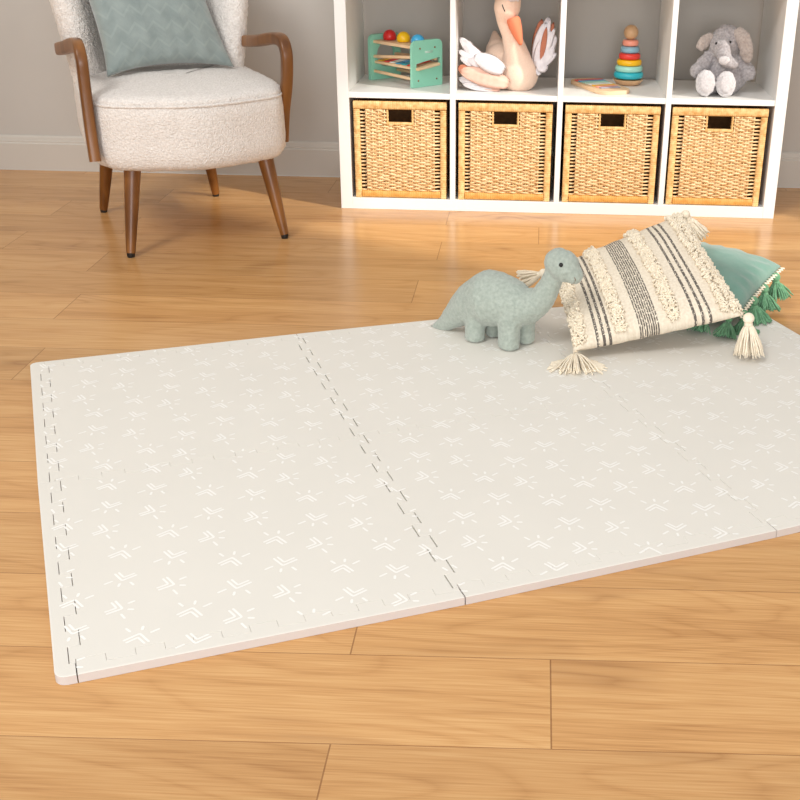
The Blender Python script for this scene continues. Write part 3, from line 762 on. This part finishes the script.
# ------------------------------------------------------------------ plush dinosaur
DO = V((0.526, -1.246, MH)); DH = V((0.882, -0.471, 0)); DL = V((0.471, 0.882, 0))
def dn(x, z, l=0.028): return DO + DH * x + DL * l + V((0, 0, z))
def dpx(u, v, l=0.028):
    d = ray(u, v); q = DO + DL * l; return CAM + d * ((q - CAM).dot(DL) / d.dot(DL))
dino = thing('plush_dinosaur', 'sage green plush long-necked dinosaur standing on the mat beside the striped cushion', 'soft toy', DO + DH * 0.04)
bm = B()
chain(bm, [(dpx(434, 328), 0.009), (dpx(444, 324), 0.019), (dpx(457, 314), 0.034), (dpx(472, 303), 0.052), (dpx(490, 298), 0.070), (dpx(507, 301), 0.061), (dpx(526, 307), 0.045), (dpx(542, 299), 0.032), (dpx(550.5, 284), 0.025), (dpx(556, 270), 0.024)], 20)
chain(bm, [(dpx(558.5, 262.5), 0.034), (dpx(562.5, 265), 0.037), (dpx(569.5, 271), 0.033), (dpx(574, 275), 0.022)], 18)
for l, x, r in ((0.002, -0.002, 0.0255), (0.056, 0.020, 0.023), (0.0, 0.094, 0.0265), (0.056, 0.108, 0.023)):
    chain(bm, [(dn(x, 0.090, l * 0.8 + 0.006), r * 1.25), (dn(x, 0.05, l), r * 1.04), (dn(x + 0.001, 0.022, l - 0.002), r)], 16)
    tube(bm, [dn(x + 0.001, z, l - 0.002) for z in (0.001, 0.006, 0.022)], [r * 0.9, r * 1.0, r], 16)
me = remesh(bm, 0.0038, 7, 0.0016, 0.012)
for v in me.vertices: v.co.z = max(v.co.z, MH + 0.0005)
body = link('body', me, dino, ('sage_plush',))
ep, en = on_skin(body, 561, 265); bm = B(); ball(bm, ep + en * 0.001, 0.0050, u=12, v=8); done('eye', bm, 'eye', dino)
far = ep + DL * (2 * (DL.dot(DO + DL * 0.028) - DL.dot(ep))); bm = B(); ball(bm, far, 0.0050, u=12, v=8); done('eye', bm, 'eye', dino)
bm = B(); tube(bm, [on_skin(body, *q)[0] for q in ((574.5, 277.5), (575.5, 280), (574.0, 283), (571.5, 284.5))], 0.0009, 5); done('stitched_mouth', bm, 'walnut', dino)

# ------------------------------------------------------------------ toys on the shelf
# pounding bench
PBf, PRf, PRb = V((0.069, 0.262, HZ + 0.0006)), V((0.232, 0.104, HZ + 0.0006)), V((0.325, 0.200, HZ + 0.0006))
AX = (PRf - PBf).normalized(); PL = (PRb - PRf).normalized(); PL = (PL - AX * PL.dot(AX)).normalized(); LEN = (PRf - PBf).length; WID = (PRb - PRf).length
pb = thing('pounding_bench', 'mint and beech toy pounding bench in the shelf compartment at left', 'toy', PBf + AX * LEN / 2 + PL * WID / 2)
def bench(x, y, z): return PBf + AX * x + PL * y + V((0, 0, z))
PH = 0.152
def rounded(wd, ht, r, n=6):
    pts = [(0, 0), (wd, 0)]
    pts += [(wd - r + r * math.cos(a), ht - r + r * math.sin(a)) for a in [PI / 2 * k / n for k in range(n + 1)]]
    pts += [(r + r * math.cos(a), ht - r + r * math.sin(a)) for a in [PI / 2 + PI / 2 * k / n for k in range(n + 1)]]
    return pts
def end_panel(x0, x1, hole):
    bm = B(); out = rounded(WID, PH, 0.022); m = len(out)
    # ring-bridge the outline to the hole outline
    def ang(p, c): return math.atan2(p[1] - c[1], p[0] - c[0])
    hc = (sum(p[0] for p in hole) / len(hole), sum(p[1] for p in hole) / len(hole))
    from mathutils.geometry import tessellate_polygon
    tri = tessellate_polygon([[V((p[0], p[1], 0)) for p in out], [V((p[0], p[1], 0)) for p in hole]])
    al = out + hole
    va = [bm.verts.new(bench(x0, p[0], p[1])) for p in al]; vb = [bm.verts.new(bench(x1, p[0], p[1])) for p in al]
    for t in tri:
        bm.faces.new([va[i] for i in t]); bm.faces.new([vb[i] for i in reversed(t)])
    for off, k in ((0, m), (m, len(hole))):
        for i in range(k):
            a, b = off + i, off + (i + 1) % k; bm.faces.new((va[a], va[b], vb[b], vb[a]))
    return done('end_panel', bm, 'mint', pb, smooth=False)
ep_l = end_panel(0.0, 0.016, [(WID * 0.52 + 0.042 * math.cos(a), 0.083 + 0.042 * math.sin(a)) for a in [2 * PI * k / 28 for k in range(28)]])
sx0, sx1, sz = 0.018, WID - 0.010, 0.062
ep_r = end_panel(LEN, LEN + 0.011, [(sx0, 0.058), (sx1, 0.074), (sx1, 0.093), (sx0, 0.077)])
for y, z in ((0.034, 0.126), (WID - 0.034, 0.126), (0.026, 0.022), (WID - 0.026, 0.022)):
    bm = B(); ball(bm, bench(LEN + 0.0112, y, z), 0.0032, u=10, v=6); done('screw_cap', bm, 'walnut', ep_r)
bm = B()
for zz, w0, w1 in ((0.115, 0.42, 0.68), (0.111, 0.42, 0.66)):
    a, b = bench(LEN + 0.0113, WID * w0, zz), bench(LEN + 0.0113, WID * w1, zz); tube(bm, [a, b], 0.0009, 5)
done('printed_mark', bm, 'off_white', ep_r)
MB = lambda: Matrix(((AX.x, PL.x, 0, PBf.x), (AX.y, PL.y, 0, PBf.y), (0, 0, 1, PBf.z), (0, 0, 0, 1)))
bm = B(); box(bm, (0.011, 0.012, 0.124), (LEN, WID - 0.012, 0.134), 0.0015, MB()); done('top_board', bm, 'beech', pb, smooth=False)
def bar(y, za, zb, r=0.0055, name='dowel'): bm = B(); tube(bm, [bench(0.011, y, za), bench(LEN, y, zb)], r, 10); return done(name, bm, 'beech', pb, auto=50)
bar(0.016, 0.079, 0.098); bar(0.016, 0.030, 0.026); bar(WID - 0.016, 0.026, 0.026); bar(WID - 0.02, 0.08, 0.086)
# little xylophone that slides through the slot
MX = MB() @ Matrix.Translation((0.0, 0.0, 0.054)) @ Matrix.Rotation(0.11, 4, 'X')
bm = B(); box(bm, (0.013, 0.016, 0.0), (LEN + 0.024, WID - 0.018, 0.009), 0.003, MX); xf = done('xylophone_board', bm, 'beech', pb, smooth=False)
for k, c in enumerate(('amber', 'paint_red', 'off_white', 'sky', 'teal', 'paint_red')):
    bm = B(); x = 0.03 + 0.031 * k; box(bm, (x, 0.022, 0.0095), (x + 0.022, WID - 0.024, 0.0125), 0.001, MX); done('sound_bar', bm, c, xf, smooth=False)
for c, (u, v), lab in (('red', (389.7, 36.5), 'red wooden ball on the pounding bench next to its left end panel'), ('yellow', (403.5, 38.5), 'yellow wooden ball in the middle of the pounding bench top'), ('blue', (417.8, 41.5), 'blue wooden ball on the pounding bench next to the yellow ball')):
    bc = atz(u, v, HZ + 0.146); bm = B(); ball(bm, bc, 0.0232, u=28, v=18)
    q = bc; o = done('wooden_ball', bm, c, org=V((q.x, q.y, HZ + 0.1346 + 0.0006))); tag(o, lab, 'ball', 'balls on the pounding bench')
    for vtx in o.data.vertices: vtx.co.z = max(vtx.co.z, 0.0005)

# ring stacker
rs = atz(627.8, 84.5, HZ + 0.0006); st = thing('ring_stacker', 'wooden ring stacker with six pastel rings and a ball top on the shelf', 'toy', rs)
bm = B(); lathe(bm, [(0, 0), (0.030, 0), (0.040, 0.003), (0.050, 0.014), (0.0515, 0.019), (0.050, 0.0190), (0.0, 0.0225)], rs); done('base', bm, 'beech2', st, auto=50)
bm = B(); tube(bm, [rs + V((0, 0, 0.02)), rs + V((0, 0, 0.15))], 0.007, 14); done('peg', bm, 'beech2', st)
z = 0.0225
for c, r, h in (('teal', 0.0510, 0.0223), ('pale_mint', 0.0475, 0.0206), ('amber', 0.0430, 0.0204), ('paint_red', 0.0372, 0.0208), ('steel', 0.0325, 0.0225), ('coral', 0.0278, 0.0212)):
    bm = B(); pr = [(0.0072, z + 0.002)]
    for k in range(9):
        a = -PI / 2 + PI * k / 8; pr.append((r - h * 0.42 + h * 0.42 * max(0, math.cos(a)) ** 0.75, z + h / 2 + h * 0.495 * math.sin(a)))
    pr.append((0.0072, z + h - 0.002)); lathe(bm, pr, rs); done('ring', bm, c, st); z += h
bm = B(); ball(bm, rs + V((0, 0, z + 0.0235)), 0.0248, u=28, v=18); done('ball_top', bm, 'beech2', st)

# xylophone lying flat
xc = [atz(567.5, 82, HZ + 0.006), atz(607, 95.5, HZ + 0.006), atz(631, 91.5, HZ + 0.006), atz(598, 78, HZ + 0.006)]
xa = (V(xc[2]) + V(xc[1]) - V(xc[0]) - V(xc[3])).normalized(); xl = V((-xa.y, xa.x, 0)); cen = sum((V(c) for c in xc), V()) / 4; cen.z = HZ + 0.0006; cen += xa * -0.006
xy = thing('xylophone', 'flat beech xylophone with coloured bars lying in front of the ring stacker', 'toy', cen)
HLX, HWX = 0.142, 0.060
def xloc(a, b, z): return V((cen.x, cen.y, cen.z)) + xa * a + xl * b + V((0, 0, z))
bm = B(); out = []
for cx_, cy_, a0 in ((HLX - 0.045, HWX - 0.045, 0), (-HLX + 0.045, HWX - 0.045, 90), (-HLX + 0.045, -HWX + 0.045, 180), (HLX - 0.045, -HWX + 0.045, 270)):
    for k in range(9): a = math.radians(a0 + 90 * k / 8); out.append((cx_ + 0.045 * math.cos(a), cy_ + 0.045 * math.sin(a)))
va = [bm.verts.new(xloc(p[0], p[1], 0)) for p in out]; vb = [bm.verts.new(xloc(p[0], p[1], 0.0105)) for p in out]; vc = [bm.verts.new(xloc(p[0] * 0.985, p[1] * 0.97, 0.012)) for p in out]
for r0, r1 in ((va, vb), (vb, vc)):
    for k in range(len(out)): bm.faces.new((r0[k], r0[(k + 1) % len(out)], r1[(k + 1) % len(out)], r1[k]))
bm.faces.new(va[::-1]); bm.faces.new(vc); done('board', bm, 'beech', xy, smooth=False)
MXY = Matrix(((xa.x, xl.x, 0, cen.x), (xa.y, xl.y, 0, cen.y), (0, 0, 1, cen.z), (0, 0, 0, 1)))
for k, c in enumerate(('paint_red', 'sky', 'pale_mint', 'pale_green', 'off_white', 'amber', 'coral', 'lilac_grey')):
    bm = B(); x = -0.098 + 0.0238 * k; hl = 0.051 - 0.0022 * k; box(bm, (x, -hl, 0.0123), (x + 0.019, hl, 0.0155), 0.001, MXY); done('sound_bar', bm, c, xy, smooth=False)

# stuffed swan
sw = thing('stuffed_swan', 'peach fabric stuffed swan with layered felt wings and coral beak in the shelf', 'soft toy', (0.60, 0.14, HZ))
bm = B()
ball(bm, at(519, 74, 0.125), (0.066, 0.064, 0.062), u=24, v=16); ball(bm, at(517, 64, 0.135), (0.052, 0.055, 0.062), u=24, v=16)
ball(bm, at(500, 62, 0.215), (0.060, 0.085, 0.062), u=24, v=16)
chain(bm, [(at(497, 50, 0.25), 0.040), (at(494.5, 33, 0.29), 0.010)])
chain(bm, [(at(519, 66, 0.12), 0.050), (at(515, 48, 0.115), 0.038), (at(510, 33, 0.115), 0.029), (at(506, 20, 0.115), 0.032), (at(507, 9, 0.105), 0.044), (at(508, 1, 0.10), 0.043)], 18)
me = remesh(bm, 0.0042, 7)
for v in me.vertices: v.co.z = max(v.co.z, HZ + 0.0005)
swb = link('body', me, sw, ('swan',))
bm = B(); b0, b1 = at(513.5, 20.5, 0.066), at(521.0, 45, 0.052); d = b1 - b0; pts = [b0 + d * t for t in (-0.10, 0, 0.2, 0.45, 0.7, 0.9, 1.0)]
tube(bm, pts, [0.024, 0.0285, 0.0270, 0.0230, 0.0165, 0.010, 0.005], 18, flat=0.80); done('beak', bm, 'orange', sw)
bm = B(); tube(bm, [on_skin(swb, *q)[0] for q in ((502.2, 4.5), (502.8, 6.5), (503.8, 9), (505.0, 11.5))], 0.0017, 6); done('closed_eye', bm, 'eye', sw)
bm = B(); c = at(513, -1.5, 0.065); ball(bm, c, (0.020, 0.020, 0.010), u=16, v=10)
for k in range(7): tube(bm, [c + V((0.02 * math.cos(k * 0.9), -0.004, 0.0 + 0.01 * math.sin(k * 0.9))), c + V((0.03 * math.cos(k * 0.9), 0.0, 0.012))], [0.006, 0.001], 6)
done('crown', bm, 'petal', sw)
def petal(root, tip, wd, m, curl=0.012, parent=None, tk=0.0022, face=V((0, -1, 0.35)), name='feather', fringe=False):
    """a padded felt leaf from root to tip"""
    root, tip = V(root), V(tip); d = tip - root; L_ = d.length; ax = d / L_; sd = ax.cross(face).normalized(); nn = sd.cross(ax).normalized()
    if nn.dot(face) < 0: nn = -nn
    bm = B(); n, k_ = 12, 8; G = {}
    for s in (1, -1):
        for i in range(n + 1):
            t = i / n; hw = wd / 2 * (math.sin(PI * min(1, t * 0.92 + 0.08)) ** 0.55) if i < n else 0.0008
            for j in range(k_ + 1):
                q = -1 + 2 * j / k_; e = (1 - q * q)
                rip = 0.0018 * math.sin(q * 9 + t * 4)
                edge = abs(q) > 0.999 or i in (0, n)
                if s < 0 and edge: G[s, i, j] = G[1, i, j]; continue
                p = root + ax * (L_ * t) + sd * hw * q + nn * (curl * (math.sin(PI * t) * (0.35 + 0.65 * e)) + rip + s * tk * (0 if edge else 1))
                G[s, i, j] = bm.verts.new(p)
        for x in bm.verts: x.co.z = max(x.co.z, HZ + 0.0008)
        for i in range(n):
            for j in range(k_):
                q = [G[s, i, j], G[s, i + 1, j], G[s, i + 1, j + 1], G[s, i, j + 1]]
                try: bm.faces.new(q if s > 0 else q[::-1])
                except ValueError: pass
    return done(name, bm, m, parent)
def wing(name, feathers, base_pts, m):
    bm = B(); chain(bm, base_pts); wg = link(name, remesh(bm, 0.005, 4), sw, (m,))
    for (r, t, wd, mm, cu) in feathers: petal(at(*r), at(*t), wd * 1.2, mm, cu, wg)
wing('wing', [((499, 90, 0.075), (458, 78, 0.095), 0.036, 'petal', 0.010), ((500, 89.5, 0.068), (468, 84, 0.080), 0.026, 'petal_pink', 0.006),
              ((509, 84, 0.060), (459, 70, 0.085), 0.052, 'petal_pink', 0.016), ((470, 74, 0.085), (458.5, 66, 0.09), 0.03, 'petal_rust', 0.004),
              ((488, 70, 0.10), (459.5, 37, 0.115), 0.034, 'petal', 0.008), ((484, 69, 0.11), (467, 40, 0.12), 0.026, 'petal', 0.006), ((492, 71, 0.095), (464, 42, 0.11), 0.034, 'petal', 0.008), ((498, 72, 0.085), (465, 55, 0.10), 0.044, 'petal', 0.010),
              ((504, 71, 0.060), (474, 55.5, 0.080), 0.050, 'petal', 0.014), ((478, 66, 0.095), (458.8, 50, 0.105), 0.024, 'petal', 0.006), ((476, 68, 0.09), (460, 57, 0.098), 0.020, 'petal', 0.005), ((481, 64, 0.10), (463, 39, 0.112), 0.020, 'petal', 0.005), ((494, 90.5, 0.066), (462, 83.5, 0.082), 0.024, 'petal', 0.006)],
     [(at(508, 78, 0.095), 0.018), (at(488, 72, 0.11), 0.012), (at(470, 66, 0.115), 0.005)], 'petal_pink')
wing('wing', [((535, 62, 0.13), (542, 19, 0.16), 0.034, 'petal_rust', 0.006), ((536, 64, 0.12), (546, 22, 0.145), 0.044, 'petal', 0.010), ((537, 66, 0.11), (550, 30, 0.135), 0.044, 'petal', 0.010),
              ((538, 66, 0.12), (554, 22, 0.150), 0.024, 'petal_rust', 0.004), ((537, 64, 0.125), (549, 16, 0.155), 0.034, 'petal', 0.008), ((539, 66, 0.11), (556, 35, 0.14), 0.036, 'petal', 0.008), ((537, 68, 0.105), (553, 45, 0.125), 0.046, 'petal', 0.010), ((536, 69, 0.10), (542, 71.5, 0.115), 0.032, 'petal', 0.006), ((536, 67, 0.10), (548, 63, 0.115), 0.044, 'petal', 0.008),
              ((540, 62, 0.16), (557, 40, 0.17), 0.026, 'petal_rust', 0.004), ((540, 62, 0.115), (550.5, 18.5, 0.142), 0.018, 'petal', 0.004), ((541, 62, 0.108), (555, 28, 0.136), 0.018, 'petal', 0.004), ((539, 68, 0.10), (556.5, 53, 0.118), 0.022, 'petal', 0.004), ((541, 60, 0.104), (546.5, 27, 0.13), 0.016, 'petal_rust', 0.006)],
     [(at(532, 66, 0.14), 0.016), (at(540, 50, 0.16), 0.010), (at(545, 38, 0.165), 0.004)], 'petal_pink')

# plush elephant
el = thing('plush_elephant', 'grey plush elephant with white soles sitting on the shelf at right', 'soft toy', (1.25, 0.15, HZ))
bm = B()
ball(bm, at(727, 74, 0.165), (0.072, 0.060, 0.062), u=24, v=16); ball(bm, at(726, 62, 0.165), (0.058, 0.050, 0.055), u=24, v=16)
ball(bm, at(725, 44, 0.150), (0.053, 0.052, 0.050), u=24, v=16); ball(bm, at(727, 37, 0.155), (0.046, 0.045, 0.040), u=24, v=16)
chain(bm, [(at(722.5, 48, 0.105), 0.030), (at(724, 56, 0.085), 0.024), (at(728, 63, 0.075), 0.019), (at(734, 63.5, 0.08), 0.016)])
chain(bm, [(at(709, 58, 0.155), 0.026), (at(701, 67, 0.135), 0.024), (at(697, 71, 0.125), 0.024)])
chain(bm, [(at(740, 58, 0.155), 0.026), (at(745, 68, 0.135), 0.024), (at(748, 73.5, 0.125), 0.026)])
chain(bm, [(at(714, 85, 0.15), 0.032), (at(706.5, 84.5, 0.075), 0.030)]); chain(bm, [(at(729, 86, 0.15), 0.032), (at(726.5, 86, 0.075), 0.030)])
me = remesh(bm, 0.0042, 5, 0.004, 0.013)
for v in me.vertices: v.co.z = max(v.co.z, HZ + 0.0005)
elb = link('body', me, el, ('grey_plush',))
for u, v in ((705.5, 83), (725.8, 84)):
    bm = B(); c = at(u, v, 0.052); rot = Matrix.Rotation(math.radians(-14), 3, 'X')
    ball(bm, c, (0.0330, 0.020, 0.0425), rot, 24, 16); o = link('foot', remesh(bm, 0.0042, 3, 0.003, 0.011), el, ('white_plush',))
    for x in o.data.vertices: x.co.z = max(x.co.z, 0.0005 + HZ - ORG[o].z)
    bm = B(); ball(bm, c + V((0, -0.0165, 0.004)), (0.021, 0.005, 0.029), rot, 20, 12); done('sole_patch', bm, 'white_plush', o)
for pts in ([(at(736, 31, 0.125), 0.018), (at(743, 38, 0.105), 0.025), (at(746.5, 52, 0.10), 0.024), (at(747.5, 63, 0.105), 0.010)], [(at(713, 36, 0.15), 0.015), (at(704, 42, 0.14), 0.022), (at(699.5, 50, 0.14), 0.015)]):
    bm = B(); cs = curve([p for p, r in pts], 6); rr = [pts[min(int(k / 6), len(pts) - 2)][1] + (pts[min(int(k / 6) + 1, len(pts) - 1)][1] - pts[min(int(k / 6), len(pts) - 2)][1]) * ((k % 6) / 6 if k < 6 * (len(pts) - 1) else 1) for k in range(len(cs))]
    tube(bm, cs, rr, 16, flat=0.42, up=(0, 1, 0)); ball(bm, pts[0][0], pts[0][1] * 0.45); link('ear', remesh(bm, 0.004, 4, 0.003, 0.011), el, ('taupe_plush',))
for u, v in ((716.3, 43.5), (730.3, 42)):
    bm = B(); ball(bm, on_skin(elb, u, v)[0], 0.0042, u=12, v=8); done('eye', bm, 'eye', el)
bm = B(); ball(bm, on_skin(elb, 724.5, 60.5, 0.004)[0], (0.020, 0.009, 0.015), u=16, v=10); link('trunk_patch', remesh(bm, 0.003, 2, 0.002, 0.01), el, ('white_plush',))
